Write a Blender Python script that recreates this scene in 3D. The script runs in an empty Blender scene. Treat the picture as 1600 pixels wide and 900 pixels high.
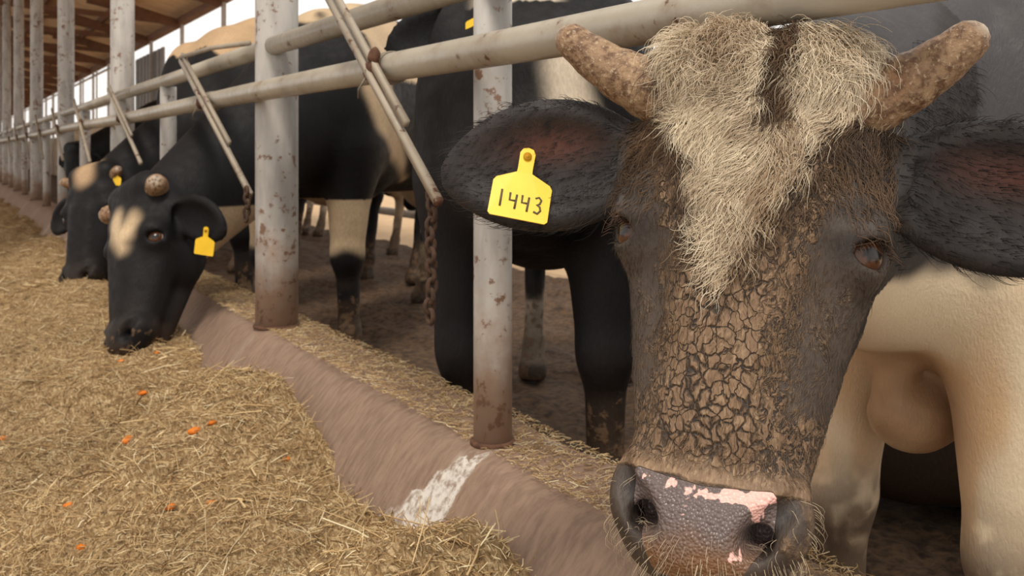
import bpy, math, random
import numpy as np
from mathutils import Vector, Matrix

random.seed(7)
RNG = np.random.default_rng(11)
sc = bpy.context.scene
COL = sc.collection

# ---------------------------------------------------------------- camera, light, exposure
# world frame: the feed fence runs along +Y, the pen lies at +X, the feed alley at -X, pen floor z = 0
CAM = np.array([-0.856, -1.516, 0.91])
FWD = np.array([0.509, 0.8608, 0.0]); RGT = np.array([0.8608, -0.509, 0.0]); UPV = np.array([0., 0., 1.])
cam_d = bpy.data.cameras.new('camera'); cam = bpy.data.objects.new('camera', cam_d); COL.objects.link(cam)
cam.location = CAM; cam.rotation_euler = (math.pi / 2, 0, -math.asin(0.509))
cam_d.sensor_width = 36; cam_d.lens = 33.75; cam_d.shift_y = -213 / 1600; cam_d.clip_start = 0.02; cam_d.clip_end = 400
cam_d.dof.use_dof = True; cam_d.dof.focus_distance = 0.95; cam_d.dof.aperture_fstop = 13.0
sc.camera = cam

wd = bpy.data.worlds.new('sky'); sc.world = wd; wd.use_nodes = True
bg = wd.node_tree.nodes['Background']; bg.inputs[0].default_value = (1.0, 0.965, 0.92, 1); bg.inputs[1].default_value = 1.15
sun_d = bpy.data.lights.new('sun', 'SUN'); sun_d.energy = 2.2; sun_d.angle = math.radians(14); sun_d.color = (1.0, 0.93, 0.82)
sun = bpy.data.objects.new('sun', sun_d); COL.objects.link(sun)
def aim(o, d): o.rotation_euler = Vector(d).to_track_quat('-Z', 'Y').to_euler()
aim(sun, (0.25, 0.42, -0.87))
sc.view_settings.view_transform = 'Standard'; sc.view_settings.look = 'None'
sc.view_settings.gamma = 1; sc.view_settings.use_curve_mapping = False
sc.view_settings.exposure = 0.0

# ---------------------------------------------------------------- helpers
def W(px, py, d):                                   # point of the place seen at a pixel of the photo, d metres deep
    return CAM + FWD * d + RGT * ((px - 800) / 1500 * d) + UPV * ((237 - py) / 1500 * d)
def V3(r, u, v):                                    # direction given as right / up / towards the photographer
    return RGT * r + UPV * u - FWD * v
def unit(v): v = np.asarray(v, float); return v / np.linalg.norm(v)
def lin(r, g, b):
    f = lambda c: (c / 255 / 12.92) if c / 255 <= 0.04045 else ((c / 255 + 0.055) / 1.055) ** 2.4
    return np.array([f(r), f(g), f(b)])
def sstep(a, b, x):
    t = np.clip((x - a) / (b - a), 0, 1); return t * t * (3 - 2 * t)
def mixc(a, b, t): return a + (b - a) * np.asarray(t)[..., None]
def vnoise(P, freq, seed=0):
    P = np.asarray(P, float) * freq + seed * 17.31
    i = np.floor(P).astype(np.int64); f = P - i; f = f * f * (3 - 2 * f)
    def h(a, b, c):
        n = (a * 374761393 + b * 668265263 + c * 2147483647 + seed * 144665) & 0xffffffff
        n = ((n ^ (n >> 13)) * 1274126177) & 0xffffffff
        return ((n ^ (n >> 16)) & 0xffff) / 65535.0
    r = 0
    for dx in (0, 1):
        for dy in (0, 1):
            for dz in (0, 1):
                w = (f[..., 0] if dx else 1 - f[..., 0]) * (f[..., 1] if dy else 1 - f[..., 1]) * (f[..., 2] if dz else 1 - f[..., 2])
                r = r + w * h(i[..., 0] + dx, i[..., 1] + dy, i[..., 2] + dz)
    return r
def fbm(P, freq, seed=0): return vnoise(P, freq, seed) * .57 + vnoise(P, freq * 2.1, seed + 1) * .29 + vnoise(P, freq * 4.3, seed + 2) * .14

def thing(name, label, cat, loc=(0, 0, 0), group=None):
    o = bpy.data.objects.new(name, None); COL.objects.link(o); o.location = loc
    o.empty_display_size = .05
    return tag(o, label, cat, group)
def tag(o, label, cat, group=None, kind=None):
    o['label'] = label; o['category'] = cat
    if group: o['group'] = group
    if kind: o['kind'] = kind
    return o
def mesh_from(verts, faces):
    me = bpy.data.meshes.new('m'); me.from_pydata([tuple(v) for v in verts], [], faces); me.update(); return me
def mesh_np(V, Q):
    """fast mesh from (n,3) verts and (m,k) faces"""
    me = bpy.data.meshes.new('m'); n, m, k = len(V), len(Q), Q.shape[1]
    me.vertices.add(n); me.vertices.foreach_set('co', np.ascontiguousarray(V, np.float32).ravel())
    me.loops.add(m * k); me.loops.foreach_set('vertex_index', np.ascontiguousarray(Q, np.int32).ravel())
    me.polygons.add(m); me.polygons.foreach_set('loop_start', np.arange(0, m * k, k, dtype=np.int32))
    try: me.polygons.foreach_set('loop_total', np.full(m, k, np.int32))
    except Exception: pass
    me.polygons.foreach_set('use_smooth', np.ones(m, bool))
    me.update(calc_edges=True); me.validate(); return me
def setcol(me, name, C):
    a = me.attributes.new(name, 'FLOAT_COLOR', 'POINT'); C = np.asarray(C, np.float32)
    a.data.foreach_set('color', np.concatenate([C, np.ones((len(C), 1), np.float32)], 1).ravel())
def setval(me, name, v):
    a = me.attributes.new(name, 'FLOAT', 'POINT'); a.data.foreach_set('value', np.asarray(v, np.float32))
def setvec(me, name, v):
    a = me.attributes.new(name, 'FLOAT_VECTOR', 'POINT'); a.data.foreach_set('vector', np.ascontiguousarray(v, np.float32).ravel())
def obj(name, me, mat, parent=None, smooth=True):
    me.name = name
    o = bpy.data.objects.new(name, me); COL.objects.link(o)
    if mat is not None and not me.materials: me.materials.append(mat)
    if smooth: me.polygons.foreach_set('use_smooth', np.ones(len(me.polygons), bool))
    if parent is not None:
        o.parent = parent; o.matrix_parent_inverse = Matrix.Translation(-Vector(parent.location))
    return o
def structure(name, me, mat, smooth=False):
    o = obj(name, me, mat, None, smooth); o['kind'] = 'structure'; return o

class MB:
    """collects shapes of ONE mesh"""
    def __init__(s): s.v = []; s.f = []
    def add(s, V, F):
        n = len(s.v); s.v += [tuple(map(float, p)) for p in V]; s.f += [tuple(i + n for i in f) for f in F]; return s
    def box(s, a, b):
        (x0, y0, z0), (x1, y1, z1) = a, b
        return s.add([(x0, y0, z0), (x1, y0, z0), (x1, y1, z0), (x0, y1, z0), (x0, y0, z1), (x1, y0, z1), (x1, y1, z1), (x0, y1, z1)],
                     [(0, 3, 2, 1), (4, 5, 6, 7), (0, 1, 5, 4), (1, 2, 6, 5), (2, 3, 7, 6), (3, 0, 4, 7)])
    def tube(s, pts, rad, n=16, caps=True, flat=1.0, bulge=None):
        pts = [np.asarray(p, float) for p in pts]; m = len(pts)
        rad = [rad] * m if np.isscalar(rad) else list(rad)
        t0 = unit(pts[1] - pts[0]); ref = np.array([0, 0, 1.]) if abs(t0[2]) < .9 else np.array([1., 0, 0])
        e1 = unit(np.cross(t0, ref)); V = []; F = []
        for i in range(m):
            t = unit(pts[min(i + 1, m - 1)] - pts[max(i - 1, 0)])
            e1 = unit(e1 - t * np.dot(e1, t)); e2 = np.cross(t, e1)
            for j in range(n):
                a = 2 * math.pi * j / n
                V.append(pts[i] + rad[i] * (math.cos(a) * e1 + flat * math.sin(a) * e2))
        for i in range(m - 1):
            for j in range(n):
                k = (j + 1) % n; F.append((i * n + j, i * n + k, i * n + n + k, i * n + n + j))
        if caps: F.append(tuple(range(n - 1, -1, -1))); F.append(tuple((m - 1) * n + j for j in range(n)))
        return s.add(V, F)
    def bar(s, a, b, w, h):
        a = np.asarray(a, float); b = np.asarray(b, float); t = unit(b - a); ref = np.array([1., 0, 0]) if abs(t[0]) < .9 else np.array([0, 0, 1.])
        e1 = unit(np.cross(t, ref)); e2 = np.cross(t, e1); V = []
        for p in (a, b):
            for x, y in ((-1, -1), (1, -1), (1, 1), (-1, 1)): V.append(p + e1 * x * w / 2 + e2 * y * h / 2)
        return s.add(V, [(3, 2, 1, 0), (4, 5, 6, 7), (0, 1, 5, 4), (1, 2, 6, 5), (2, 3, 7, 6), (3, 0, 4, 7)])
    def blob(s, c, r, seed=0, rough=.25, n=10):
        V = []; F = []
        for i in range(n + 1):
            th = math.pi * i / n
            for j in range(n):
                ph = 2 * math.pi * j / n; d = np.array([math.sin(th) * math.cos(ph), math.sin(th) * math.sin(ph), math.cos(th)])
                k = 1 + rough * (float(vnoise(d * 1.6, 1, seed)) - .5) * 2
                V.append(np.asarray(c) + d * np.asarray(r) * k)
        for i in range(n):
            for j in range(n):
                k = (j + 1) % n; F.append((i * n + j, i * n + n + j, i * n + n + k, i * n + k))
        return s.add(V, F)
    def torus(s, c, ax, R, r, n=20, m=8, squash=1.0, up=None):
        ax = unit(ax); up = unit(np.cross(ax, (0.13, .95, .3))) if up is None else unit(np.asarray(up) - ax * np.dot(up, ax)); sd = np.cross(ax, up); V = []; F = []
        for i in range(n):
            a = 2 * math.pi * i / n; d = up * math.cos(a) + sd * math.sin(a) * squash
            for j in range(m):
                b = 2 * math.pi * j / m; V.append(np.asarray(c) + d * R + (unit(d) * math.cos(b) + ax * math.sin(b)) * r)
        for i in range(n):
            for j in range(m):
                k, l = (i + 1) % n, (j + 1) % m; F.append((i * m + j, k * m + j, k * m + l, i * m + l))
        return s.add(V, F)
    def me(s): return mesh_from(s.v, s.f)

# ---------------------------------------------------------------- materials
class NT:
    def __init__(s, name):
        s.m = bpy.data.materials.new(name); s.m.use_nodes = True; s.t = s.m.node_tree; s.b = s.t.nodes['Principled BSDF']
    def n(s, typ, **kw):
        x = s.t.nodes.new(typ)
        for k, v in kw.items(): setattr(x, k, v)
        return x
    def l(s, a, b): s.t.links.new(a, b)
    def inp(s, node, key, v):
        if hasattr(v, 'is_output') or isinstance(v, bpy.types.NodeSocket): s.l(v, node.inputs[key])
        else: node.inputs[key].default_value = v
    def attr(s, name, out='Fac'): return s.n('ShaderNodeAttribute', attribute_name=name).outputs[out]
    def coord(s): return s.n('ShaderNodeTexCoord').outputs['Object']
    def map(s, vec, scale=(1, 1, 1), loc=(0, 0, 0)):
        x = s.n('ShaderNodeMapping'); s.l(vec, x.inputs[0]); x.inputs['Scale'].default_value = scale; x.inputs['Location'].default_value = loc; return x.outputs[0]
    def noise(s, vec, scale, detail=4, rough=.55, dist=0, out=0):
        x = s.n('ShaderNodeTexNoise'); s.l(vec, x.inputs['Vector']); x.inputs['Scale'].default_value = scale
        x.inputs['Detail'].default_value = detail; x.inputs['Roughness'].default_value = rough; x.inputs['Distortion'].default_value = dist; return x.outputs[out]
    def math(s, op, a, b=0.0, c=None, clamp=False):
        x = s.n('ShaderNodeMath', operation=op, use_clamp=clamp); s.inp(x, 0, a); s.inp(x, 1, b)
        if c is not None: s.inp(x, 2, c)
        return x.outputs[0]
    def mr(s, v, a, b, c=0.0, d=1.0):
        x = s.n('ShaderNodeMapRange', interpolation_type='SMOOTHSTEP'); s.inp(x, 0, v); s.inp(x, 1, a); s.inp(x, 2, b); s.inp(x, 3, c); s.inp(x, 4, d); return x.outputs[0]
    def mix(s, f, a, b, mode='MIX'):
        x = s.n('ShaderNodeMix', data_type='RGBA', blend_type=mode)
        s.inp(x, 0, f)
        for k, v in ((6, a), (7, b)):
            if isinstance(v, np.ndarray) or isinstance(v, (tuple, list)): v = tuple(v[:3]) + (1,)
            s.inp(x, k, v)
        return x.outputs[2]
    def vadd(s, a, b, k=1.0):
        x = s.n('ShaderNodeVectorMath', operation='MULTIPLY_ADD'); s.inp(x, 0, b); x.inputs[1].default_value = (k, k, k); s.inp(x, 2, a); return x.outputs[0]
    def bump(s, h, strength, dist, normal=None):
        x = s.n('ShaderNodeBump'); s.inp(x, 'Height', h); x.inputs['Strength'].default_value = strength; x.inputs['Distance'].default_value = dist
        if normal is not None: s.l(normal, x.inputs['Normal'])
        return x.outputs[0]
    def done(s, color, rough=.7, normal=None, spec=.4, metal=0.0):
        if isinstance(color, np.ndarray) or isinstance(color, tuple): color = tuple(color[:3]) + (1,)
        s.inp(s.b, 'Base Color', color); s.inp(s.b, 'Roughness', rough); s.inp(s.b, 'Specular IOR Level', spec); s.inp(s.b, 'Metallic', metal)
        if normal is not None: s.l(normal, s.b.inputs['Normal'])
        return s.m

def m_paint(name, base, rust_lo=.62, rough=.42, dirt_col=(120, 92, 66)):
    t = NT(name); c = t.coord()
    n1 = t.noise(c, 9, 6, .65); n2 = t.noise(c, 45, 5, .6); n3 = t.noise(c, 2.3, 3)
    col = t.mix(t.mr(n3, .35, .7), lin(*base), lin(*[int(k * .86) for k in base]))
    col = t.mix(t.math('MULTIPLY', t.mr(n1, .5, .75), .55), col, lin(*dirt_col))
    chips = t.mr(t.math('ADD', t.math('MULTIPLY', n1, .55), t.math('MULTIPLY', n2, .45)), rust_lo, rust_lo + .05)
    col = t.mix(chips, col, lin(92, 60, 42))
    return t.done(col, t.mr(n2, .3, .8, rough - .08, rough + .25), t.bump(t.math('SUBTRACT', n2, t.math('MULTIPLY', chips, .4)), .25, .004), .45)
def m_post():
    """grey painted steel whose foot is splashed with brown muck"""
    t = NT('post_paint'); c = t.coord(); sep = t.n('ShaderNodeSeparateXYZ'); geo = t.n('ShaderNodeNewGeometry'); t.l(geo.outputs['Position'], sep.inputs[0])
    n1 = t.noise(c, 8, 6, .65); n2 = t.noise(c, 42, 5, .62); n3 = t.noise(t.map(c, (6, 6, 1.5)), 3, 4)
    col = t.mix(t.mr(n3, .35, .7), lin(184, 178, 171), lin(154, 148, 142))
    foot = t.mr(t.math('ADD', sep.outputs[2], t.math('MULTIPLY', n1, -.7)), .36, .06)
    col = t.mix(t.math('MULTIPLY', foot, .8), col, lin(140, 108, 84))
    chips = t.mr(t.math('ADD', t.math('MULTIPLY', n1, .5), t.math('MULTIPLY', n2, .5)), .555, .6)
    col = t.mix(chips, col, lin(120, 92, 74))
    return t.done(col, .55, t.bump(n2, .3, .003), .35)
def m_simple(name, rgb, rough=.7, var=.25, scale=20, bump=.3, dist=.004, spec=.3, metal=0.0, rgb2=None):
    t = NT(name); c = t.coord(); n = t.noise(c, scale, 6, .6)
    a = lin(*rgb); b = lin(*rgb2) if rgb2 else a * (1 - var)
    return t.done(t.mix(t.mr(n, .3, .7), a, b), rough, t.bump(n, bump, dist), spec, metal)
def m_vcol(name, rough=.6, spec=.3):
    t = NT(name); return t.done(t.attr('coat', 'Color'), rough, None, spec)

def m_coat(name, sheen=.0):
    """cattle coat: vertex colour with combed fur grain, clotted mud"""
    t = NT(name); h = t.attr('hloc', 'Vector'); coat = t.attr('coat', 'Color'); mud = t.attr('mud'); c = t.coord()
    f1 = t.noise(t.map(c, (60, 60, 22)), 3, 4, .6); f2 = t.noise(c, 30, 5, .6)
    col = t.mix(t.math('MULTIPLY', t.mr(f1, .35, .7), .2), coat, (0, 0, 0), 'MIX')
    mm = t.mr(t.math('ADD', mud, t.math('MULTIPLY', t.math('SUBTRACT', f2, .5), 1.3)), .45, .6)
    col = t.mix(t.math('MULTIPLY', mm, .8), col, t.mix(f1, lin(120, 94, 70), lin(78, 60, 46)))
    nrm = t.bump(t.math('ADD', t.math('MULTIPLY', f1, .6), t.math('MULTIPLY', mm, .5)), .5, .006)
    return t.done(col, t.mr(f2, .3, .7, .5, .68), nrm, .16)

# ---------------------------------------------------------------- signed distance sculpting
class Sculpt:
    def __init__(s): s.ops = []
    def cone(s, a, b, ra, rb, k=.03, flat=None, op='u'):
        s.ops.append(('cone', op, k, np.asarray(a, float), np.asarray(b, float), ra, rb, flat)); return s
    def ell(s, c, r, R=None, k=.03, op='u'):
        s.ops.append(('ell', op, k, np.asarray(c, float), np.asarray(r, float), R)); return s
    def ev(s, P):
        D = np.full(len(P), 9.0, np.float32); P = P.astype(np.float32)
        for o in s.ops:
            if o[0] == 'cone':
                _, op, k, a, b, ra, rb, flat = o
                Q = P - a.astype(np.float32); ba = (b - a).astype(np.float32); sc_ = 1.0
                if flat is not None:
                    ax, f = flat; ax = np.asarray(ax, np.float32); d = Q @ ax; Q = Q + np.outer(d * (1 / f - 1), ax); ba = ba + ax * float(ba @ ax) * (1 / f - 1); sc_ = min(1, f)
                t = np.clip(Q @ ba / max(float(ba @ ba), 1e-9), 0, 1)
                d = (np.sqrt(((Q - t[:, None] * ba) ** 2).sum(1)) - (ra + (rb - ra) * t)) * sc_
            else:
                _, op, k, c, r, R = o
                Q = P - c.astype(np.float32)
                if R is not None: Q = Q @ np.asarray(R, np.float32).T
                q = Q / r.astype(np.float32); k0 = np.sqrt((q * q).sum(1)); q2 = q / r.astype(np.float32); k1 = np.sqrt((q2 * q2).sum(1)) + 1e-6
                d = k0 * (k0 - 1) / k1
            if op == 'u':
                h = np.clip(.5 + .5 * (D - d) / k, 0, 1); D = D + (d - D) * h - k * h * (1 - h)
            else:
                h = np.clip(.5 - .5 * (D + d) / k, 0, 1); D = D + (-d - D) * h + k * h * (1 - h)
        return D

def axis_grid(lo, hi, fine, step, h):
    """coordinates from lo to hi: spacing h inside the fine interval, growing to step outside"""
    a, b = fine; a = max(a, lo); b = min(b, hi); mid = list(np.arange(a, b + h, h)) if b > a else [lo]
    x = mid[-1]; g = h
    while x < hi: g = min(g * 1.25, step); x += g; mid.append(x)
    x = mid[0]; g = h; pre = []
    while x > lo: g = min(g * 1.25, step); x -= g; pre.append(x)
    return np.array(pre[::-1] + mid)

def surface(S, xs, ys, zs, B=8):
    n = [len(a) for a in (xs, ys, zs)]
    pad = [(-(m - 1)) % B for m in n]
    xs, ys, zs = [np.concatenate([a, a[-1] + (np.arange(p) + 1) * (a[-1] - a[-2])]) for a, p in zip((xs, ys, zs), pad)]
    n = [len(a) for a in (xs, ys, zs)]; nb = [(m - 1) // B for m in n]
    ctr = [.5 * (a[:-1:B] + a[B::B]) for a in (xs, ys, zs)]; hd = [.5 * (a[B::B] - a[:-1:B]) for a in (xs, ys, zs)]
    G = np.stack(np.meshgrid(*ctr, indexing='ij'), -1).reshape(-1, 3); Hh = np.stack(np.meshgrid(*hd, indexing='ij'), -1).reshape(-1, 3)
    d = S.ev(G); near = np.abs(d) < np.linalg.norm(Hh, axis=1) * 1.6 + .04
    F = np.full(n, 1.0, np.float32)
    bi = np.stack(np.unravel_index(np.arange(len(G)), nb), 1)
    ins = (~near) & (d < 0)
    for b in bi[ins]: F[b[0] * B:b[0] * B + B + 1, b[1] * B:b[1] * B + B + 1, b[2] * B:b[2] * B + B + 1] = -1
    o = np.stack(np.meshgrid(*[np.arange(B + 1)] * 3, indexing='ij'), -1).reshape(-1, 3)
    nb_ = bi[near]
    for s0 in range(0, len(nb_), 600):
        I = (nb_[s0:s0 + 600, None, :] * B + o[None]).reshape(-1, 3)
        F[I[:, 0], I[:, 1], I[:, 2]] = S.ev(np.stack([xs[I[:, 0]], ys[I[:, 1]], zs[I[:, 2]]], 1))
    s = F < 0
    cnt = np.zeros([m - 1 for m in n], np.int8)
    for a in (0, 1):
        for b in (0, 1):
            for c in (0, 1): cnt += s[a:n[0] - 1 + a, b:n[1] - 1 + b, c:n[2] - 1 + c]
    cells = np.argwhere((cnt > 0) & (cnt < 8)); ids = np.full(cnt.shape, -1, np.int64); ids[tuple(cells.T)] = np.arange(len(cells))
    cor = np.array([(a, b, c) for a in (0, 1) for b in (0, 1) for c in (0, 1)])
    val = np.stack([F[cells[:, 0] + a, cells[:, 1] + b, cells[:, 2] + c] for a, b, c in cor], 1)
    acc = np.zeros((len(cells), 3)); num = np.zeros(len(cells))
    for i in range(8):
        for j in range(i + 1, 8):
            if abs(cor[i] - cor[j]).sum() != 1: continue
            x = (val[:, i] < 0) != (val[:, j] < 0)
            t = np.where(x, val[:, i] / np.where(x, val[:, i] - val[:, j], 1), 0)
            acc += np.where(x[:, None], cor[i] + t[:, None] * (cor[j] - cor[i]), 0); num += x
    P = cells + acc / num[:, None]
    V = np.stack([np.interp(P[:, k], np.arange(n[k]), a) for k, a in enumerate((xs, ys, zs))], 1)
    Q = []
    for ax in range(3):
        u, v = (ax + 1) % 3, (ax + 2) % 3
        sl0 = [slice(None)] * 3; sl1 = [slice(None)] * 3; sl0[ax] = slice(0, n[ax] - 1); sl1[ax] = slice(1, n[ax])
        E = np.argwhere(s[tuple(sl0)] != s[tuple(sl1)])
        ok = (E[:, u] > 0) & (E[:, u] < n[u] - 1) & (E[:, v] > 0) & (E[:, v] < n[v] - 1); E = E[ok]
        du = np.zeros(3, int); du[u] = 1; dv = np.zeros(3, int); dv[v] = 1
        q = np.stack([ids[tuple((E - du - dv).T)], ids[tuple((E - dv).T)], ids[tuple(E.T)], ids[tuple((E - du).T)]], 1)
        inside0 = s[tuple(E.T)]
        q[~inside0] = q[~inside0][:, ::-1]; Q.append(q)
    Q = np.concatenate(Q); Q = Q[(Q >= 0).all(1)]
    return V, Q
def relax(V, Q, it=1, w=.5):
    E = np.concatenate([Q[:, [0, 1]], Q[:, [1, 2]], Q[:, [2, 3]], Q[:, [3, 0]]])
    for _ in range(it):
        S_ = np.zeros_like(V); c = np.zeros(len(V)); np.add.at(S_, E[:, 0], V[E[:, 1]]); np.add.at(S_, E[:, 1], V[E[:, 0]])
        np.add.at(c, E[:, 0], 1); np.add.at(c, E[:, 1], 1); V = V + w * (S_ / np.maximum(c, 1)[:, None] - V)
    return V

def strands(R, D, Nn, length, radius, color, segs=5, lift=.3, curl=0., omega=9., seed=1, wander=0., n=3, tip=.25, droop=0.):
    """many hairs or stalks as one mesh: roots R, lie directions D, surface normals Nn"""
    rng = np.random.default_rng(seed); N = len(R); length = np.broadcast_to(length, N); radius = np.broadcast_to(radius, N)
    e1 = np.cross(D, Nn); e1 /= np.linalg.norm(e1, axis=1, keepdims=True) + 1e-9
    ph = rng.uniform(0, 6.28, N); T = np.linspace(0, 1, segs + 1); pts = []
    cu = np.broadcast_to(curl, N)
    for t in T:
        p = R + D * (length * t)[:, None] + Nn * (length * (np.sin(t * 2.2) * lift) - droop * length * t * t)[:, None]
        if np.any(cu): p = p + (e1 * np.sin(ph + omega * t)[:, None] + Nn * (.5 * np.cos(ph + omega * t))[:, None]) * (cu * min(1, t * 2.2))[:, None] - (e1 * np.sin(ph)[:, None]) * 0
        pts.append(p)
    pts = np.stack(pts, 1)                                           # N, segs+1, 3
    tang = np.gradient(pts, axis=1); tang /= np.linalg.norm(tang, axis=2, keepdims=True) + 1e-9
    a = np.cross(tang, Nn[:, None, :] + .01); a /= np.linalg.norm(a, axis=2, keepdims=True) + 1e-9; b = np.cross(tang, a)
    rr = radius[:, None] * (1 - (1 - tip) * T[None, :])
    V = np.stack([pts + (a * math.cos(2 * math.pi * j / n) + b * math.sin(2 * math.pi * j / n)) * rr[..., None] for j in range(n)], 2)
    V = V.reshape(-1, 3); m = segs + 1; i0 = (np.arange(N) * m * n)[:, None, None]
    s_ = (np.arange(segs) * n)[None, :, None]; j = np.arange(n)[None, None, :]; k = (j + 1) % n
    Q = np.stack([i0 + s_ + j, i0 + s_ + k, i0 + s_ + n + k, i0 + s_ + n + j], -1).reshape(-1, 4)
    me = mesh_np(V, Q); setcol(me, 'coat', np.repeat(color, m * n, 0)); return me

def sample_on(V, Q, w, N, seed=0):
    """N random points on a quad mesh, weighted by per-vertex w; returns points, normals, vertex index"""
    rng = np.random.default_rng(seed)
    a, b, c, d = (V[Q[:, i]] for i in range(4)); nn = np.cross(c - a, d - b); ar = np.linalg.norm(nn, axis=1)
    p = ar * w[Q].mean(1); p = p / p.sum(); f = rng.choice(len(Q), N, p=p); u, v = rng.random((2, N, 1))
    P = (a[f] * (1 - u) + b[f] * u) * (1 - v) + (d[f] * (1 - u) + c[f] * u) * v
    return P, nn[f] / (ar[f][:, None] + 1e-12), Q[f, 0]
# ---------------------------------------------------------------- cattle
class Head:
    """head frame: X = animal's left, N = out of the face, U = muzzle to poll; o = poll"""
    def __init__(s, o, U, N, size=1.0):
        s.o = np.asarray(o, float); s.U = unit(U); s.N = unit(np.asarray(N) - s.U * np.dot(N, s.U));
        s.X = np.cross(s.U, s.N); s.k = size; s.R = np.stack([s.X, s.N, s.U])
    def p(s, x, y, z): return s.o + s.k * (x * s.X + y * s.N + z * s.U)
    def d(s, x, y, z): return unit(x * s.X + y * s.N + z * s.U)
    def loc(s, P): return ((P - s.o) @ s.R.T) / s.k

def sculpt_head(S, H, fine=False, ears=True, ear_droop=(.1, .1), ear_size=1.0, ear_fwd=(.0, .0), ear_z=-.085):
    k = H.k; p = H.p; R = H.R
    def cone(a, b, ra, rb, kk=.03, flat=None, op='u'): S.cone(p(*a), p(*b), ra * k, rb * k, kk * k, flat, op)
    def ell(c, r, kk=.03, op='u', RR=None): S.ell(p(*c), np.array(r) * k, R if RR is None else RR, kk * k, op)
    ell((0, -.085, -.075), (.112, .082, .09)); cone((-.065, -.06, -.022), (.065, -.06, -.022), .05, .05); cone((-.056, -.06, -.12), (.056, -.06, -.12), .055, .055)
    cone((0, -.07, -.18), (0, -.05, -.40), .085, .055)
    for s in (-1, 1):
        ell((s * .092, -.07, -.175), (.042, .045, .06)); cone((s * .03, -.035, -.2), (s * .028, -.026, -.39), .04, .034)
        ell((s * .074, -.155, -.2), (.047, .08, .118)); cone((s * .066, -.09, -.23), (s * .044, -.065, -.4), .055, .042)
        cone((s * .045, -.2, -.24), (s * .02, -.11, -.46), .04, .035)
        ell((s * .056, -.028, -.452), (.036, .046, .046), .02)
        ell((s * .105, -.06, -.2), (.030, .031, .029), .025); ell((s * .098, -.045, -.172), (.032, .03, .02), .03)
    ell((0, -.045, -.46), (.08, .058, .055)); ell((0, -.03, -.497), (.068, .05, .034), .02); ell((0, -.1, -.5), (.055, .045, .038), .012)
    ell((0, -.008, -.468), (.056, .034, .05), .018)
    for s in (-1, 1):
        e = H.d(s * .8, .6, 0); t = unit(np.cross(e, H.U)); RR = np.stack([t, e, H.U])
        S.ell(p(s * .106, -.058, -.2) + e * .026 * k, np.array([.0255, .02, .0142]) * k, RR, .005 * k, 's')
        cone((s * .044, .036, -.484), (s * .060, .022, -.462), .015, .018, .008, None, 's')
        cone((s * .058, .022, -.464), (s * .083, -.004, -.428), .017, .008, .008, None, 's')
        cone((s * .050, .022, -.476), (s * .052, -.025, -.464), .015, .011, .008, None, 's')
        if fine:                                                     # crease above the eye, hollow of the cheek, tear groove
            cone((s * .080, .012, -.175), (s * .12, -.02, -.168), .006, .006, .018, None, 's')
            cone((s * .085, .0, -.26), (s * .07, .005, -.33), .012, .01, .04, None, 's')
            cone((s * .088, -.005, -.222), (s * .078, -.002, -.27), .004, .003, .014, None, 's')
    cone((-.075, .02, -.513), (.075, .02, -.513), .003, .003, .006, None, 's')
    if ears:
        for i, s in enumerate((1, -1)):
            dr, fw, z = ear_droop[i], ear_fwd[i], ear_size
            A = H.d(s, fw, -dr); Wd = unit(np.cross(H.N, A)); Wd = Wd if np.dot(Wd, H.U) > 0 else -Wd
            Wd = unit(Wd + .15 * H.N); Nn = unit(np.cross(A, Wd)); Nn = Nn if np.dot(Nn, H.N) > 0 else -Nn
            Re = np.stack([A, Nn, Wd]); b = p(s * .10, -.105, ear_z)
            S.cone(b - A * .01 * k, b + A * .06 * k * z, .036 * k, .034 * k, .045 * k)
            c = b + A * .125 * k * z
            S.ell(c, np.array([.106, .021, .070]) * k * z, Re, .018 * k); S.ell(c + A * .045 * k * z - Wd * .006 * k, np.array([.075, .014, .046]) * k * z, Re, .012 * k)
            S.ell(c + Nn * .019 * k + A * .004 * k, np.array([.088, .021, .050]) * k * z, Re, .014 * k, 's')
            if i == 0: H.ear_left = (c, A, Wd, Nn)
            else: H.ear_right = (c, A, Wd, Nn)

def horn(H, s, L=.15, r0=.042, r1=.015, lift=.12, fwd=.05, n=18, mat=None, parent=None, blunt=True):
    k = H.k; pts = []; rad = []
    m = 12
    for i in range(m + 1):
        t = i / m
        pts.append(H.p(s * (.084 + L * t), -.066 + fwd * t * t, -.042 + lift * (.35 * t + .65 * t * t))); rad.append(k * (r0 + (r1 - r0) * t ** .85) * (1 + .03 * math.sin(i * 2.1)))
    for q in (.5, .85, 1.0):
        pts.append(pts[m] + unit(pts[m] - pts[m - 1]) * rad[m] * q); rad.append(rad[m] * math.sqrt(max(.02, 1 - q * q)))
    V = MB().tube(pts, rad, n, True, .94); me = V.me()
    P = np.array([v.co for v in me.vertices]); t = np.repeat(np.linspace(0, 1, len(pts)), n); t = np.concatenate([t, np.ones(max(0, len(P) - len(t)))])[:len(P)]
    c = mixc(lin(128, 100, 76), lin(172, 140, 104), fbm(P, 22, 3)); c = mixc(c, lin(134, 84, 46), sstep(.55, .75, fbm(P, 14, 9)) * .7)
    c = mixc(c, lin(208, 196, 178), sstep(.9, .97, t) * .8); setcol(me, 'coat', c)
    return obj('horn', me, mat, parent)

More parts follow.
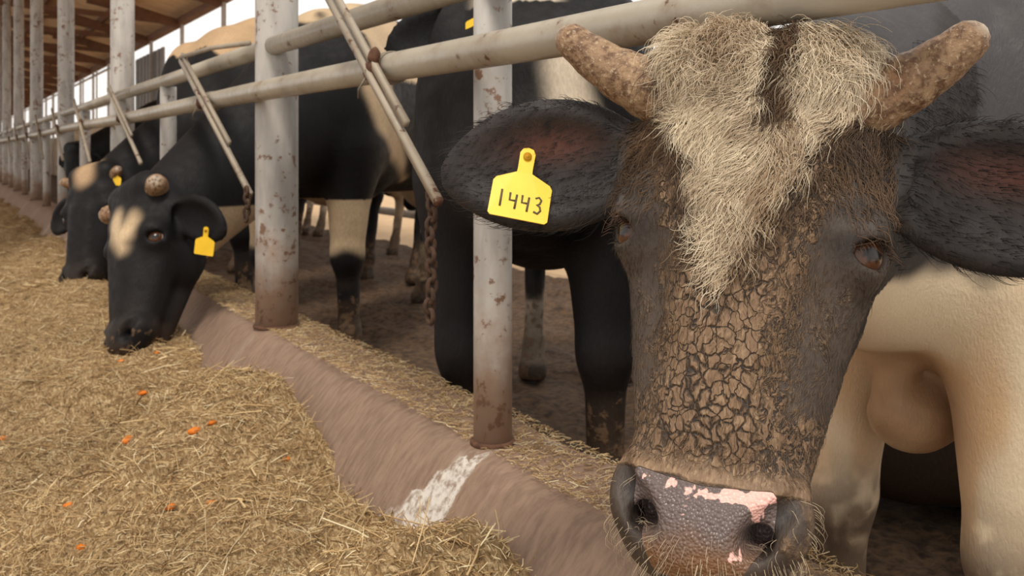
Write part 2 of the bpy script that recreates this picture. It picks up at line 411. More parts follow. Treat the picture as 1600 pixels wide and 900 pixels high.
def eyeball(H, s, parent, r=.0235):
    e = H.d(s * .8, .6, 0); c = H.p(s * .106, -.058, -.2) + e * .0035 * H.k; e = H.d(s * .74, .72, -.03)
    t = unit(np.cross(H.U, e)); V = []; F = []; C = []; n, m = 20, 24
    for i in range(n + 1):
        th = math.pi * i / n
        for j in range(m):
            ph = 2 * math.pi * j / m; d = e * math.cos(th) + (t * math.cos(ph) + H.U * math.sin(ph)) * math.sin(th)
            V.append(c + d * r * H.k)
            a, b = math.sin(th) * math.cos(ph), math.sin(th) * math.sin(ph); front = th < 1.57
            C.append(lin(18, 12, 10) if (front and (a / .55) ** 2 + (b / .3) ** 2 < 1) else lin(78, 46, 26) if th < .95 else lin(34, 20, 14) if th < 1.06 else lin(196, 176, 162))
    for i in range(n):
        for j in range(m): F.append((i * m + j, (i + 1) * m + j, (i + 1) * m + (j + 1) % m, i * m + (j + 1) % m))
    me = mesh_from(V, F); setcol(me, 'coat', C); return obj('eye', me, M['eye'], parent)

class Body:
    def __init__(s, pos, heading, height):
        s.o = np.array([pos[0], pos[1], 0.]); s.F = unit([heading[0], heading[1], 0]); s.L = np.cross(UPV, s.F); s.k = height / 1.4; s.R = np.stack([s.F, s.L, UPV])
    def p(s, f, l, z): return s.o + s.k * (f * s.F + l * s.L + z * UPV)
    def loc(s, P): return ((P - s.o) @ s.R.T) / s.k

def sculpt_body(S, B, H, belly=.60, brisket=True, leg_r=1.0, steps=((0, 0), (0, 0), (0, 0), (0, 0)), neck_r=1.0, spread=.17, chest_r=1.0, crest_z=1.2):
    p, k, R = B.p, B.k, B.R
    def cone(a, b, ra, rb, kk=.06, flat=None): S.cone(p(*a), p(*b), ra * k, rb * k, kk * k, flat)
    def ell(c, r, kk=.06): S.ell(p(*c), np.array(r) * k, R, kk * k)
    L = B.L
    cone((-.15, 0, .97), (-1.1, 0, .94), .33, .34, .08, (L, .86)); cone((-.05, 0, 1.19), (-.4, 0, 1.27), .12, .12, .1); cone((-.3, 0, 1.25), (-1.35, 0, 1.27), .12, .12, .12)
    ell((-1.3, 0, 1.07), (.33, .25, .31), .08); cone((-1.2, -.19, 1.24), (-1.2, .19, 1.24), .07, .07, .08)
    cone((.12, 0, .84), (-.2, 0, .8), .17 * chest_r, .22, .1)
    for i, s in enumerate((1, -1)):
        ell((.0, s * .19, .95), (.16, .095, .3), .08); ell((-1.38, s * .165, .85), (.2, .11, .34), .08)
        f, b = steps[i], steps[i + 2]; q = leg_r
        cone((.03, s * spread, .8), (.05 + f[0] * .5, s * spread, .43), .1 * q, .06 * q, .07); ell((.055 + f[0] * .5, s * spread, .41), (.062 * q, .056 * q, .075 * q), .03)
        cone((.045 + f[0] * .5, s * spread, .4), (.04 + f[0], s * spread, .14), .046 * q, .038 * q, .03); ell((.045 + f[0], s * spread, .125), (.05 * q, .047 * q, .05 * q), .03)
        cone((.05 + f[0], s * spread, .1), (.075 + f[0], s * spread, .03), .043 * q, .062 * q, .02)
        h = -1.5
        cone((-1.3, s * .18, .72), (-1.52 + b[0] * .6, s * .17, .52), .12, .058, .07); ell((-1.53 + b[0] * .6, s * .17, .5), (.06, .046, .075), .03)
        cone((-1.52 + b[0] * .6, s * .17, .5), (-1.46 + b[0], s * .17, .15), .045, .037, .03); ell((-1.455 + b[0], s * .17, .125), (.048, .045, .05), .03)
        cone((-1.45 + b[0], s * .17, .1), (-1.42 + b[0], s * .17, .03), .042, .06, .02)
    cone((-1.62, 0, 1.27), (-1.69, 0, .75), .035, .022, .04); cone((-1.69, 0, .75), (-1.68, 0, .45), .028, .055, .03)
    a = neck_r
    crest0 = p(-.08, 0, crest_z); c0 = p(.06, 0, crest_z - .18); t0 = p(.18, 0, .84); hk = H.k
    S.cone(crest0, H.p(0, -.115, -.045), .13 * k, .075 * hk, .08, None); S.cone(c0, H.p(0, -.15, -.12), .21 * k * a, .105 * hk, .08, None)
    S.cone(t0, H.p(0, -.19, -.2), .15 * k * a, .06 * hk, .08, None)

def sculpt_lying(S, B, H):
    p, k, R = B.p, B.k, B.R
    def cone(a, b, ra, rb, kk=.08, flat=None): S.cone(p(*a), p(*b), ra * k, rb * k, kk * k, flat)
    cone((-.1, 0, .4), (-1.05, 0, .38), .33, .35); cone((-.1, 0, .68), (-1.35, 0, .62), .1, .13); S.ell(p(-1.25, 0, .36), np.array([.34, .34, .33]) * k, R, .08 * k)
    for s in (-1, 1):
        cone((.08, s * .2, .36), (.36, s * .22, .1), .13, .07); cone((.36, s * .22, .09), (.12, s * .25, .06), .06, .045, .03)
        cone((-1.2, s * .28, .24), (-.78, s * .4, .12), .19, .1); cone((-.78, s * .4, .1), (-1.05, s * .46, .06), .065, .045, .03)
    cone((-1.55, 0, .55), (-1.68, .05, .12), .045, .03, .04); cone((.1, 0, .5), (.2, 0, .45), .26, .2)
    S.cone(p(.1, 0, .62), H.p(0, -.115, -.045), .16 * k, .075 * H.k, .08); S.cone(p(.16, 0, .45), H.p(0, -.17, -.16), .19 * k, .08 * H.k, .08)

def grid_for(S, H, hh, fine, B, step):
    """coordinate arrays: fine round the head, coarser over the body"""
    hp = [H.p(x, y, z) for x in (-.3, .3) for y in (-.26, .05) for z in (-.55, .06)]
    lo = np.min(hp, 0); hi = np.max(hp, 0); bp = np.array([B.p(f, l, z) for f in (-1.8, .35) for l in (-.42, .42) for z in (-.02, 1.48)])
    alo = np.minimum(lo, bp.min(0)) - .03; ahi = np.maximum(hi, bp.max(0)) + .03
    return [axis_grid(alo[i], ahi[i], (lo[i] - .01, hi[i] + .01), step, fine) for i in range(3)]

def build_cow(name, label, cat, B, H, paint, fine=.009, step=.022, head_kw={}, body_kw={}, mat='coat', extra=None, smooth=1, group=None, body=None):
    S = Sculpt(); (body or sculpt_body)(S, B, H, **body_kw); sculpt_head(S, H, **head_kw)
    if extra: extra(S, B, H)
    V, Q = surface(S, *grid_for(S, H, .3, fine, B, step)); V = relax(V, Q, smooth, .5)
    V[:, 2] = np.maximum(V[:, 2], 0.002)
    base = np.array([B.o[0], B.o[1], 0.]); me = mesh_np(V - base, Q)
    hl = H.loc(V); bl = B.loc(V); at = paint(V, bl, hl)
    setcol(me, 'coat', at['coat']); setvec(me, 'hloc', hl)
    for kx in ('mud', 'face', 'blaze', 'pad', 'pink'): setval(me, kx, at.get(kx, np.zeros(len(V))))
    o = obj(name, me, M[mat]); o.location = base; tag(o, label, cat, group)
    return o, V, Q, hl, bl

BLACK = lin(17, 15, 15)
def near_head(hl): return (hl[:, 1] > -.4) & (hl[:, 2] > -.7) & (hl[:, 2] < .2) & (np.abs(hl[:, 0]) < .4)
def coat_base(V, bl, hl, patches, col_w=(206, 178, 146), black=BLACK, leg_white=None, hoof=(70, 58, 50), dirt=.5, soft=.03):
    """black coat with pale patches: patches(bl, hl, noise) > 0 means pale"""
    n = fbm(V, 5, 3) - .5; w = sstep(-soft, soft, patches(bl, hl, n))
    pale = mixc(lin(*col_w), lin(*[c * .82 for c in col_w]), fbm(V, 9, 5))
    c = mixc(np.broadcast_to(black, V.shape), pale, w)
    low = sstep(.5, .12, V[:, 2]) * sstep(.35, .6, fbm(V, 11, 8) + sstep(.35, .1, V[:, 2]) * .3)
    c = mixc(c, lin(72, 56, 44), low * .8); c = mixc(c, lin(*hoof), sstep(.075, .06, V[:, 2]))
    mud = sstep(.55, .2, V[:, 2]) * dirt
    return {'coat': c, 'mud': mud}

def snap(V, px, py, r=5.0, near=True):
    """first point of a surface met from the photographer's side in the direction of a pixel"""
    Q = V - CAM; d = Q @ FWD; u = 800 + 1500 * (Q @ RGT) / d; v = 237 - 1500 * Q[:, 2] / d; e = np.hypot(u - px, v - py); e[d < .2] = 1e9
    k = e < max(r, e.min() + .5); i = np.flatnonzero(k); j = i[np.argmin(d[i])]
    return V[j], d[j]
def capsules(V, pts):
    """signed extent of patches strung along points ((x, y, z), radius)"""
    best = np.full(len(V), -9.)
    for (a, ra), (b, rb) in zip(pts[:-1], pts[1:]):
        ab = b - a; t = np.clip((V - a) @ ab / max(ab @ ab, 1e-9), 0, 1); best = np.maximum(best, ra + (rb - ra) * t - np.linalg.norm(V - a - t[:, None] * ab, axis=1))
    return best
def ear_tag(parent, c, up, out, size=1.0, number=None):
    """yellow plastic flag tag; c = button position"""
    up = unit(up); out = unit(np.asarray(out) - up * np.dot(out, up)); sd = np.cross(up, out) * 1.0
    o2 = [(-.0075, .004), (-.0072, -.012), (-.0075, -.017), (-.026, -.026), (-.0285, -.030), (-.0285, -.064), (-.026, -.0665), (.026, -.0665), (.0285, -.064), (.0285, -.030), (.026, -.026), (.0075, -.017), (.0072, -.012), (.0075, .004), (.005, .0085), (0, .010), (-.005, .0085)]
    V = []; n = len(o2)
    for dz in (-.0008, .0008):
        for x, y in o2: V.append(c + size * (sd * x + up * y + out * (dz + .12 * y * y * 8)))
    F = [tuple(range(n - 1, -1, -1)), tuple(range(n, 2 * n))] + [(i, (i + 1) % n, n + (i + 1) % n, n + i) for i in range(n)]
    me = mesh_from(V, F); t = obj('ear_tag', me, M['tag'], parent, False)
    b = MB().tube([c + out * -.004 * size, c + out * .003 * size], .0042 * size, 14).tube([c + out * .003 * size, c + out * .0036 * size], .0016 * size, 8)
    obj('tag_button', b.me(), M['tag_button'], t)
    if number:
        glyph = {'1': [[(0, .5), (.02, -.5)]], '4': [[(-.28, .42), (-.26, -.02), (.22, -.02)], [(.24, .36), (.2, -.5)]],
                 '3': [[(-.22, .4), (.05, .5), (.25, .34), (.16, .1), (-.05, .04), (.2, -.06), (.28, -.28), (.08, -.48), (-.24, -.4)]]}
        m = MB(); x = -.0185
        for i, ch in enumerate(number):
            for st in glyph[ch]:
                pts = []
                for (gx, gy) in st:
                    X = x + gx * .0125; Y = -.0475 + gy * .0175 - i * .0005; pts.append(c + size * (sd * X + up * Y + out * (.0011 + .96 * Y * Y)))
                m.tube(pts, .0012 * size, 6, True)
            x += .0118
        obj('number_marking', m.me(), M['ink'], t)
    return t
# ---------------------------------------------------------------- material table
M = {}
M['rail'] = m_paint('rail_paint', (170, 160, 144), .6, .36)
M['post'] = m_post()
M['bar'] = m_paint('bar_paint', (168, 154, 136), .56, .5)
M['rust'] = m_simple('rusty_iron', (104, 72, 54), .85, .5, 60, .8, .004)
M['chain'] = m_simple('brown_chain', (84, 62, 48), .8, .5, 70, .6, .003)
M['wire'] = m_simple('old_wire', (150, 138, 122), .6, .4, 50)
M['coat'] = m_coat('cattle_coat')
M['horn'] = m_simple('x', (1, 1, 1)); bpy.data.materials.remove(M['horn'])
def m_horn():
    t = NT('horn_keratin'); c = t.coord(); n = t.noise(t.map(c, (40, 40, 40)), 2.2, 6, .65); n2 = t.noise(c, 190, 4, .6)
    col = t.mix(t.mr(n, .4, .65), t.attr('coat', 'Color'), lin(96, 66, 44)); col = t.mix(t.mr(n2, .56, .66, 0, .45), col, lin(206, 184, 152))
    return t.done(col, .48, t.bump(t.math('ADD', n, t.math('MULTIPLY', n2, .5)), .6, .006), .4)
M['horn'] = m_horn()
def m_eye():
    t = NT('wet_eye'); t.b.inputs['Coat Weight'].default_value = .45; t.b.inputs['Coat Roughness'].default_value = .06
    return t.done(t.attr('coat', 'Color'), .3, None, .3)
M['eye'] = m_eye()
M['tag'] = m_simple('yellow_plastic', (250, 202, 40), .4, .08, 30, .05, .001, .45)
M['tag_button'] = m_simple('tag_button_yellow', (196, 140, 24), .5, .2, 60)
M['ink'] = m_simple('grey_ink', (92, 84, 62), .7, .2, 80)
M['hair'] = m_vcol('hair_strands', .55, .35)
M['straw'] = m_vcol('straw_stalks', .6, .3)
M['carrot'] = m_simple('orange_root_bits', (226, 122, 24), .6, .3, 60)
def m_face():
    t = NT('bull_face'); h = t.attr('hloc', 'Vector'); coat = t.attr('coat', 'Color'); mud = t.attr('mud'); blz = t.attr('blaze'); pad = t.attr('pad'); pk = t.attr('pink')
    dn = t.noise(h, 26, 3, .6, 0, 1); hd0 = t.vadd(h, dn, .03); hd = t.vadd(hd0, t.noise(h, 75, 2, .6, 0, 1), .009)
    v = t.n('ShaderNodeTexVoronoi', feature='DISTANCE_TO_EDGE'); t.l(t.map(hd, (1, .6, .78)), v.inputs['Vector']); v.inputs['Scale'].default_value = 100
    crack1 = t.mr(v.outputs['Distance'], .0, t.mr(t.noise(h, 30, 2), .35, .65, .05, .2))
    wv = t.noise(t.map(hd, (95, 60, 62)), 1.0, 3, .55, 1.2); crack2 = t.mr(t.math('ABSOLUTE', t.math('SUBTRACT', wv, .5)), .0, .085)
    sep = t.n('ShaderNodeSeparateXYZ'); t.l(hd, sep.inputs[0])
    br = t.math('MULTIPLY', t.mr(t.math('ABSOLUTE', t.math('ADD', sep.outputs[0], -.012)), .062, .038), t.math('MULTIPLY', t.mr(sep.outputs[2], -.19, -.23), t.mr(sep.outputs[2], -.42, -.37)))
    crack = t.math('ADD', t.math('MULTIPLY', crack1, br), t.math('MULTIPLY', crack2, t.math('SUBTRACT', 1.0, br)))
    crack = t.math('MAXIMUM', crack, t.mr(sep.outputs[2], -.385, -.405))
    n2 = t.noise(h, 34, 6, .62); fine = t.noise(t.map(h, (300, 200, 110)), 1, 3, .6); n3 = t.noise(h, 11, 4)
    mudw = t.mr(t.math('ADD', mud, t.math('MULTIPLY', t.math('SUBTRACT', n2, .5), .9)), .38, .62)
    mudcol = t.mix(n3, lin(140, 110, 82), lin(92, 72, 55)); mudcol = t.mix(t.mr(fine, .45, .75, 0, .5), mudcol, lin(178, 150, 116))
    col = t.mix(t.math('MULTIPLY', t.mr(fine, .3, .75, 0, .35), t.math('ADD', t.math('MULTIPLY', t.attr('face'), .8), .2)), coat, lin(80, 68, 58))
    col = t.mix(mudw, col, t.mix(crack, lin(42, 34, 29), mudcol))
    bw = t.mr(t.math('ADD', blz, t.math('MULTIPLY', t.math('SUBTRACT', n2, .5), .7)), .4, .6)
    col = t.mix(bw, col, t.mix(t.mr(wv, .4, .62), lin(206, 184, 152), lin(136, 110, 84)))
    cell = t.n('ShaderNodeTexVoronoi'); t.l(h, cell.inputs['Vector']); cell.inputs['Scale'].default_value = 330
    padw = t.mr(t.math('ADD', pad, t.math('MULTIPLY', t.math('SUBTRACT', n2, .5), .25)), .45, .55)
    pn = t.noise(h, 60, 2, .5, .5)
    pinkw = t.math('MULTIPLY', t.mr(t.math('ADD', pk, t.math('MULTIPLY', t.math('SUBTRACT', pn, .5), 1.5)), .5, .55), padw)
    padcol = t.mix(t.mr(t.math('ADD', sep.outputs[2], t.math('MULTIPLY', n2, .03)), -.47, -.43), lin(118, 84, 58), lin(104, 90, 86))
    padcol = t.mix(pinkw, padcol, lin(236, 184, 172)); col = t.mix(padw, col, padcol)
    hgt = t.math('ADD', t.math('MULTIPLY', t.math('MULTIPLY', crack, mudw), 1.0), t.math('MULTIPLY', fine, .35))
    hgt = t.math('ADD', t.math('MULTIPLY', hgt, t.math('SUBTRACT', 1.0, padw)), t.math('MULTIPLY', t.math('MULTIPLY', cell.outputs['Distance'], padw), -.5))
    rough = t.math('SUBTRACT', t.mr(n2, .3, .7, .52, .66), t.math('MULTIPLY', padw, .27))
    return t.done(col, rough, t.bump(hgt, .75, .0045), .42)
M['face'] = m_face()

# ---------------------------------------------------------------- the setting
def ground_h(x, y): return .05 * (fbm(np.stack([x, y, 0 * x], -1), 3.2, 2) - .5) + .08 * (fbm(np.stack([x, y, 0 * x], -1), 9, 5) - .5)
def grid_mesh(xs, ys, fz):
    X, Y = np.meshgrid(xs, ys, indexing='ij'); Z = fz(X, Y); V = np.stack([X, Y, Z], -1).reshape(-1, 3); n, m = len(xs), len(ys)
    i = (np.arange(n - 1)[:, None] * m + np.arange(m - 1)[None]); Q = np.stack([i, i + m, i + m + 1, i + 1], -1).reshape(-1, 4); return V, Q
def spaced(a, b, s0, g): 
    r = [a]; s = s0
    while r[-1] < b: r.append(r[-1] + s); s *= g
    return np.array(r)
t = NT('pen_mud'); c = t.coord(); n1 = t.noise(c, 3, 6, .6); n2 = t.noise(c, 26, 6, .65)
M['penmud'] = t.done(t.mix(t.mr(n2, .35, .68), t.mix(n1, lin(74, 56, 43), lin(126, 98, 72)), lin(58, 44, 34)), .85, t.bump(n2, .9, .03), .25)
V, Q = grid_mesh(np.concatenate([np.arange(.12, 3.0, .035)]), spaced(-3.2, 75, .035, 1.012), lambda x, y: ground_h(x, y) - .02 * (x > 5))
structure('floor', mesh_np(V, Q), M['penmud'], True)
t = NT('sandy_ground'); c = t.coord(); n2 = t.noise(c, 5, 6, .65)
M['sand'] = t.done(t.mix(n2, lin(214, 184, 148), lin(168, 138, 104)), .9, t.bump(n2, .5, .03), .2)
V, Q = grid_mesh(spaced(2.95, 90, .12, 1.09), spaced(-6, 110, .3, 1.05), lambda x, y: ground_h(x, y) * .5 - .03)
structure('ground', mesh_np(V, Q), M['sand'], True)

POST_Y = [-2.93 + 2.93 * k for k in range(12)]               # slim posts
COLM_Y = [1.353 + 2.93 * k for k in range(14)]               # columns that carry the roof

# kerb the fence stands on
ky = spaced(-2.6, 45, .02, 1.006); prof = np.array([(-.30, .02), (-.255, .09), (-.21, .16), (-.17, .225), (-.135, .28), (-.105, .325), (-.08, .355), (-.058, .373), (-.03, .38), (.02, .382), (.07, .381), (.11, .378), (.132, .37), (.142, .34), (.145, .2), (.145, -.02)])
kv = []; PY = np.array(POST_Y + COLM_Y)
for y in ky:
    near = np.min(np.abs(PY - y)); dent = .034 * sstep(.12, .5, near)
    for i, (x, z) in enumerate(prof):
        w = sstep(0, 4, i) * sstep(12, 8, i); p = np.array([x, y, z]); nz = float(fbm(p, 5, 4)) - .5; n2 = float(fbm(p, 24, 6)) - .5
        kv.append((x + w * dent + .02 * nz * (i < 13) + .006 * n2, y, z + .018 * nz * (3 < i < 13) + .006 * n2 - w * dent * .35 * (i > 4)))
n = len(prof); m = len(ky); i = np.arange(m - 1)[:, None] * n + np.arange(n - 1)[None]
Q = np.stack([i, i + n, i + n + 1, i + 1], -1).reshape(-1, 4); kv = np.array(kv); me = mesh_np(kv, Q)
seam = np.min(np.abs(PY[None] - kv[:, 1:2] - .02), 1); yr = -.05; wht = np.clip(.5 + np.minimum.reduce([kv[:, 1] - yr, yr + .03 + (.375 - kv[:, 2]) * 1.0 - kv[:, 1], (.375 - kv[:, 2]), kv[:, 2] - .2]) / .05, 0, 1)
setval(me, 'seam', sstep(.03, .0, seam) * (kv[:, 2] < .37)); setval(me, 'plaster', wht)
t = NT('kerb_concrete'); c = t.coord(); n1 = t.noise(c, 6, 6, .6); n2 = t.noise(c, 55, 6, .65); n3 = t.noise(t.map(c, (9, 26, 5)), 3, 6, .65)
col = t.mix(t.mr(n3, .3, .7), lin(146, 121, 103), lin(122, 99, 84)); col = t.mix(t.mr(n1, .52, .75, 0, .35), col, lin(158, 132, 108)); col = t.mix(t.mr(n2, .64, .75, 0, .25), col, lin(172, 150, 126))
col = t.mix(t.math('MULTIPLY', t.attr('seam'), t.mr(n1, .4, .6, .2, .8)), col, lin(178, 164, 146))
pw = t.mr(t.math('ADD', t.attr('plaster'), t.math('MULTIPLY', t.math('SUBTRACT', t.math('ADD', t.math('MULTIPLY', n1, .5), t.math('MULTIPLY', n2, .5)), .5), 1.5)), .4, .48)
col = t.mix(pw, col, t.mix(t.mr(n2, .4, .66), lin(206, 198, 188), lin(140, 120, 104)))
M['kerb'] = t.done(col, .8, t.bump(n2, .5, .006), .25)
structure('curb', me, M['kerb'], True)

# roof, its ribs and the open side
def roof_z(x): return 3.3 + (2.75 - x) * .27
M['roof'] = m_simple('roof_boards', (236, 204, 166), .85, .25, 3, .4, .02, .2, 0, (214, 178, 138))
M['beam'] = m_simple('brown_steel', (120, 84, 62), .7, .3, 8)
ry = np.arange(4.0, 82, 2.93)
structure('ceiling', MB().add([(-5, 4, roof_z(-5)), (2.95, 4, roof_z(2.95)), (2.95, 82, roof_z(2.95)), (-5, 82, roof_z(-5)), (-5, 4, roof_z(-5) + .05), (2.95, 4, roof_z(2.95) + .05), (2.95, 82, roof_z(2.95) + .05), (-5, 82, roof_z(-5) + .05)],
    [(0, 3, 2, 1), (4, 5, 6, 7), (0, 1, 5, 4), (1, 2, 6, 5), (2, 3, 7, 6), (3, 0, 4, 7)]).me(), M['roof'])
TN = [0]
def trim(mb, mat):
    TN[0] += 1; return structure('trim_%d' % TN[0], mb.me(), mat)
for x in (-4.2, -3.2, -2.2, -1.2, -.2, .8, 1.8): trim(MB().bar((x, 4.1, roof_z(x) - .06), (x, 80, roof_z(x) - .06), .12, .07), M['beam'])
for k in range(25):
    y = 4.283 + 2.93 * k; b = MB()
    b.bar((-4.6, y, roof_z(-4.6) - .17), (2.7, y, roof_z(2.7) - .17), .09, .16)
    b.bar((-4.6, y, 3.55), (2.6, y, 3.18), .07, .09)
    for x0, x1 in ((2.2, 1.2), (1.2, .3), (-.9, .1), (-1.9, -.9)): b.bar((x0, y, roof_z(x0) - .2), (x1, y, 3.5 - .05 * x1 * 1.0), .05, .06)
    trim(b, M['beam'])
trim(MB().bar((2.74, 4, 3.2), (2.74, 80, 3.2), .1, .16), M['beam'])
M['mullion'] = m_simple('pale_steel', (190, 180, 168), .6, .2, 12)
for k in range(3, 26): trim(MB().box((2.72, 1.353 + 2.93 * k - .03, -.03), (2.78, 1.353 + 2.93 * k + .03, 3.25)), M['mullion'])
for k in range(8, 20): trim(MB().box((2.73, 3.0 * k - .02, 1.3), (2.77, 3.0 * k + .02, 3.2)), M['mullion'])
trim(MB().box((2.73, 22, 3.0), (2.77, 78, 3.05)), M['mullion']); trim(MB().box((2.73, 22, 2.1), (2.77, 78, 2.14)), M['mullion'])
# grey clad wall piece far along the open side, low boards beyond it
mb = MB()
for k in range(16): mb.box((2.8 + .015 * (k % 2), 18.0 + k * .2, 0), (2.84 + .015 * (k % 2), 18.2 + k * .2, 2.95))
structure('wall_right', mb.me(), m_simple('grey_cladding', (150, 143, 138), .7, .2, 6))
structure('wall_side_low', MB().box((2.82, 22, 0), (2.88, 80, 1.45)).me(), m_simple('tan_boards', (170, 146, 120), .8, .25, 4))
mb = MB(); mb.box((-5, 82, 0), (3, 82.2, 2.0))
structure('wall_far', mb.me(), m_simple('pale_far_wall', (196, 176, 152), .8, .15, 2))
for k in range(9): trim(MB().box((-4.6 + k * .9, 81.9, 2), (-4.52 + k * .9, 82.0, 5)), M['mullion'])
trim(MB().box((-5, 81.9, 3.3), (3, 82.0, 3.4)), M['mullion'])

# ---------------------------------------------------------------- feed fence
ordn = ['', 'second', 'third', 'fourth', 'fifth', 'sixth', 'seventh', 'eighth', 'ninth', 'tenth', 'eleventh', 'twelfth', 'thirteenth']
def post(y, r, top, label, name, cat, x=0.0):
    o = thing(name, label, cat, (x, y, .375), 'fence posts along the kerb')
    obj('shaft', MB().tube([(x, y, .36), (x, y, .6), (x, y, .9), (x, y, top)], r, 28).me(), M['post'], o)
    mb = MB().torus((x, y, .384), (0, 0, 1), r + .001, .006, 28, 8)
    obj('weld_collar', mb.me(), M['rust'], o); return o
for k in range(1, 11):
    y = POST_Y[k]
    lab = 'slim grey steel post behind the hanging brown chain' if k == 1 else 'slim pale post between the two black heads that eat from the floor' if k == 2 else '%s slim grey post along the kerb, counted from the one with the chain' % ordn[k - 1]
    post(y, .035, 1.198, lab, 'fence_post', 'post')
for k in range(13):
    y = COLM_Y[k]
    lab = 'thick round grey column that cuts across the feeding black bull' if k == 0 else '%s thick round column along the kerb, counted from the one at the feeding bull' % ordn[k]
    post(y, .064, roof_z(0) + .02, lab, 'roof_support_post', 'column', .012)
mb = MB().tube([(-.075, y, 1.08 + .004 * math.sin(y * 1.3)) for y in np.arange(-2.6, 42, .4)], .029, 24)
o = thing('neck_rail', 'long grey steel pipe rail running in front of the fence posts', 'rail', (-.075, -2.6, 1.08)); obj('pipe', mb.me(), M['rail'], o)
ends = [-2.6] + COLM_Y
for k in range(12):
    a, b = ends[k] + (.05 if k else 0), ends[k + 1] - .05
    lab = ['upper grey pipe rail above the horned bull, ending at the thick column', 'upper pipe rail between the first and second thick columns'][k] if k < 2 else 'upper pipe rail between the %s and %s thick columns' % (['', 'first'] [1:] + ordn[1:])[k - 1:k + 1][0:1][0].__str__().join(['', '']) if False else ('upper pipe rail running on from the %s thick column' % ordn[k - 1] if k >= 2 else ['upper grey pipe rail above the horned bull, ending at the thick column', 'upper pipe rail running on from the first thick column'][k])
    o = thing('top_rail', lab, 'rail', (.0, a, 1.225), 'upper rails of the fence')
    obj('pipe', MB().tube([(-.012, a, 1.225), (-.012, (a + b) / 2, 1.222), (-.012, b, 1.225)], .028, 24).me(), M['rail'], o)

def locking_bar(y0, z0, yh, y1, z1, label, link=None, double=True):
    o = thing('locking_bar', label, 'locking bar', (-.11, y1, z1), 'diagonal locking bars of the fence')
    d = unit([0, y1 - y0, z1 - z0]); w = np.array([0, -d[2], d[1]]) * .011
    a = np.array([-.122, y0, z0]); b = np.array([-.12, y1, z1])
    if double:
        h = a + (b - a) * .72
        obj('rod', MB().bar(a + w, b + w, .014, .014).me(), M['bar'], o); obj('rod', MB().bar(a - w + [.004, 0, 0], h - w + [.004, 0, 0], .014, .011).me(), M['bar'], o)
    else: obj('rod', MB().bar(a, b, .016, .016).me(), M['bar'], o)
    zh = 1.08; c = np.array([-.112, yh, zh]); mb = MB().blob(c + [.0, .0, .0], (.016, .026, .022), 3, .3).blob(c + [.004, .03, -.012], (.013, .02, .014), 5, .3).blob(c + [-.004, -.012, .02], (.012, .014, .018), 8, .3)
    obj('pivot', mb.me(), M['rust'], o)
    wm = MB()
    for s in (-.018, .0, .02): wm.torus((-.075, yh + s, 1.08), (.1, 1, s * 9), .0325, .0022, 28, 6)
    wm.tube([c + [-.012, .01, -.02], c + [-.02, .03, -.045], c + [-.012, .05, -.06]], .0018, 6)
    obj('binding_wire', wm.me(), M['wire'], o)
    if link is not None: obj('link_rod', MB().tube([a, a + (np.array(link) - a) * .5 + [0, 0, .01], link], .008, 8).me(), M['bar'], o)
    return o
locking_bar(.53, 1.27, .292, -.03, .83, 'diagonal double bar hinged on the rail beside the yellow-tagged ear')
locking_bar(2.07, 1.25, 1.80, 1.16, .80, 'diagonal bar crossing in front of the thick column over the feeding bull', (-.07, 1.36, 1.235))
locking_bar(3.85, 1.24, 3.55, 2.9, .87, 'diagonal bar ending over the neck of the second feeding bull', (-.05, 4.25, 1.235))
for k, y in enumerate((5.1, 6.6, 8.2, 9.8, 11.4, 13.0)):
    locking_bar(y + .3, 1.25, y, y - .5, .85, '%s diagonal bar along the rail, counted from the one beside the yellow-tagged ear' % ordn[k + 3], None, False)

def chain(c0, n, label, size=.0195):
    o = MB(); z = c0[2]
    for i in range(n):
        ax = (1, .2, 0) if i % 2 == 0 else (.2, 1, 0)
        o.torus((c0[0] + .002 * math.sin(i), c0[1] + .003 * math.cos(i * 1.7), z), ax, size * .62, size * .24, 14, 7, .62, (0, 0, 1)); z -= size * .92
    me = o.me(); b = np.array(c0); x = obj('chain', me, M['chain']); tag(x, label, 'chain'); return x
chain((-.118, .012, .835), 13, 'rusty brown chain hanging down beside the slim post near the ear tag')
chain((-.13, 1.165, .80), 5, 'short rusty chain hanging against the thick column', .02)

# rear pipes of the pen
for z, lab in ((.3, 'low pale pipe along the far edge of the pen'), (.95, 'higher pipe along the far edge of the pen')):
    o = thing('pen_rail', lab, 'rail', (3.05, -3, z)); obj('pipe', MB().tube([(3.05, -3, z), (3.05, 40, z)], .04, 16).me(), M['mullion'], o)
for k in range(10):
    o = thing('pen_post', 'post of the far pen rails standing in the mud', 'post', (3.1, -1.5 + 3.6 * k, 0), 'posts of the far pen rails'); obj('shaft', MB().tube([(3.12, -1.5 + 3.6 * k, -.03), (3.12, -1.5 + 3.6 * k, 1.05)], .03, 14).me(), M['mullion'], o)
# ---------------------------------------------------------------- feed on the alley floor
def feed_h(x, y):
    P = np.stack([x, y, 0 * x], -1); n = fbm(P, 1.6, 21); n2 = fbm(P, 6, 23); n3 = fbm(P, 17, 25)
    near = np.min(np.abs(np.asarray(COLM_Y)[None] - np.asarray(y).reshape(-1, 1)), 1).reshape(np.shape(y))
    yb = np.asarray(y); hump = .07 * np.exp(-((yb - .72) / .3) ** 2) + .06 * np.exp(-((yb + .25) / .2) ** 2) + .07 * np.exp(-((yb - 2.0) / .35) ** 2) + .04 * np.exp(-((yb - 3.3) / .4) ** 2)
    heap = (.17 + hump) * np.exp(-((x + .24) / .42) ** 2) * (.62 + .75 * n) * (1 - .45 * sstep(.32, .05, near))
    return .085 + heap + .06 * (n - .5) + .07 * (n2 - .5) + .055 * (n3 - .5)
fx = np.concatenate([-spaced(.13, 1.9, .016, 1.012)[::-1], ])
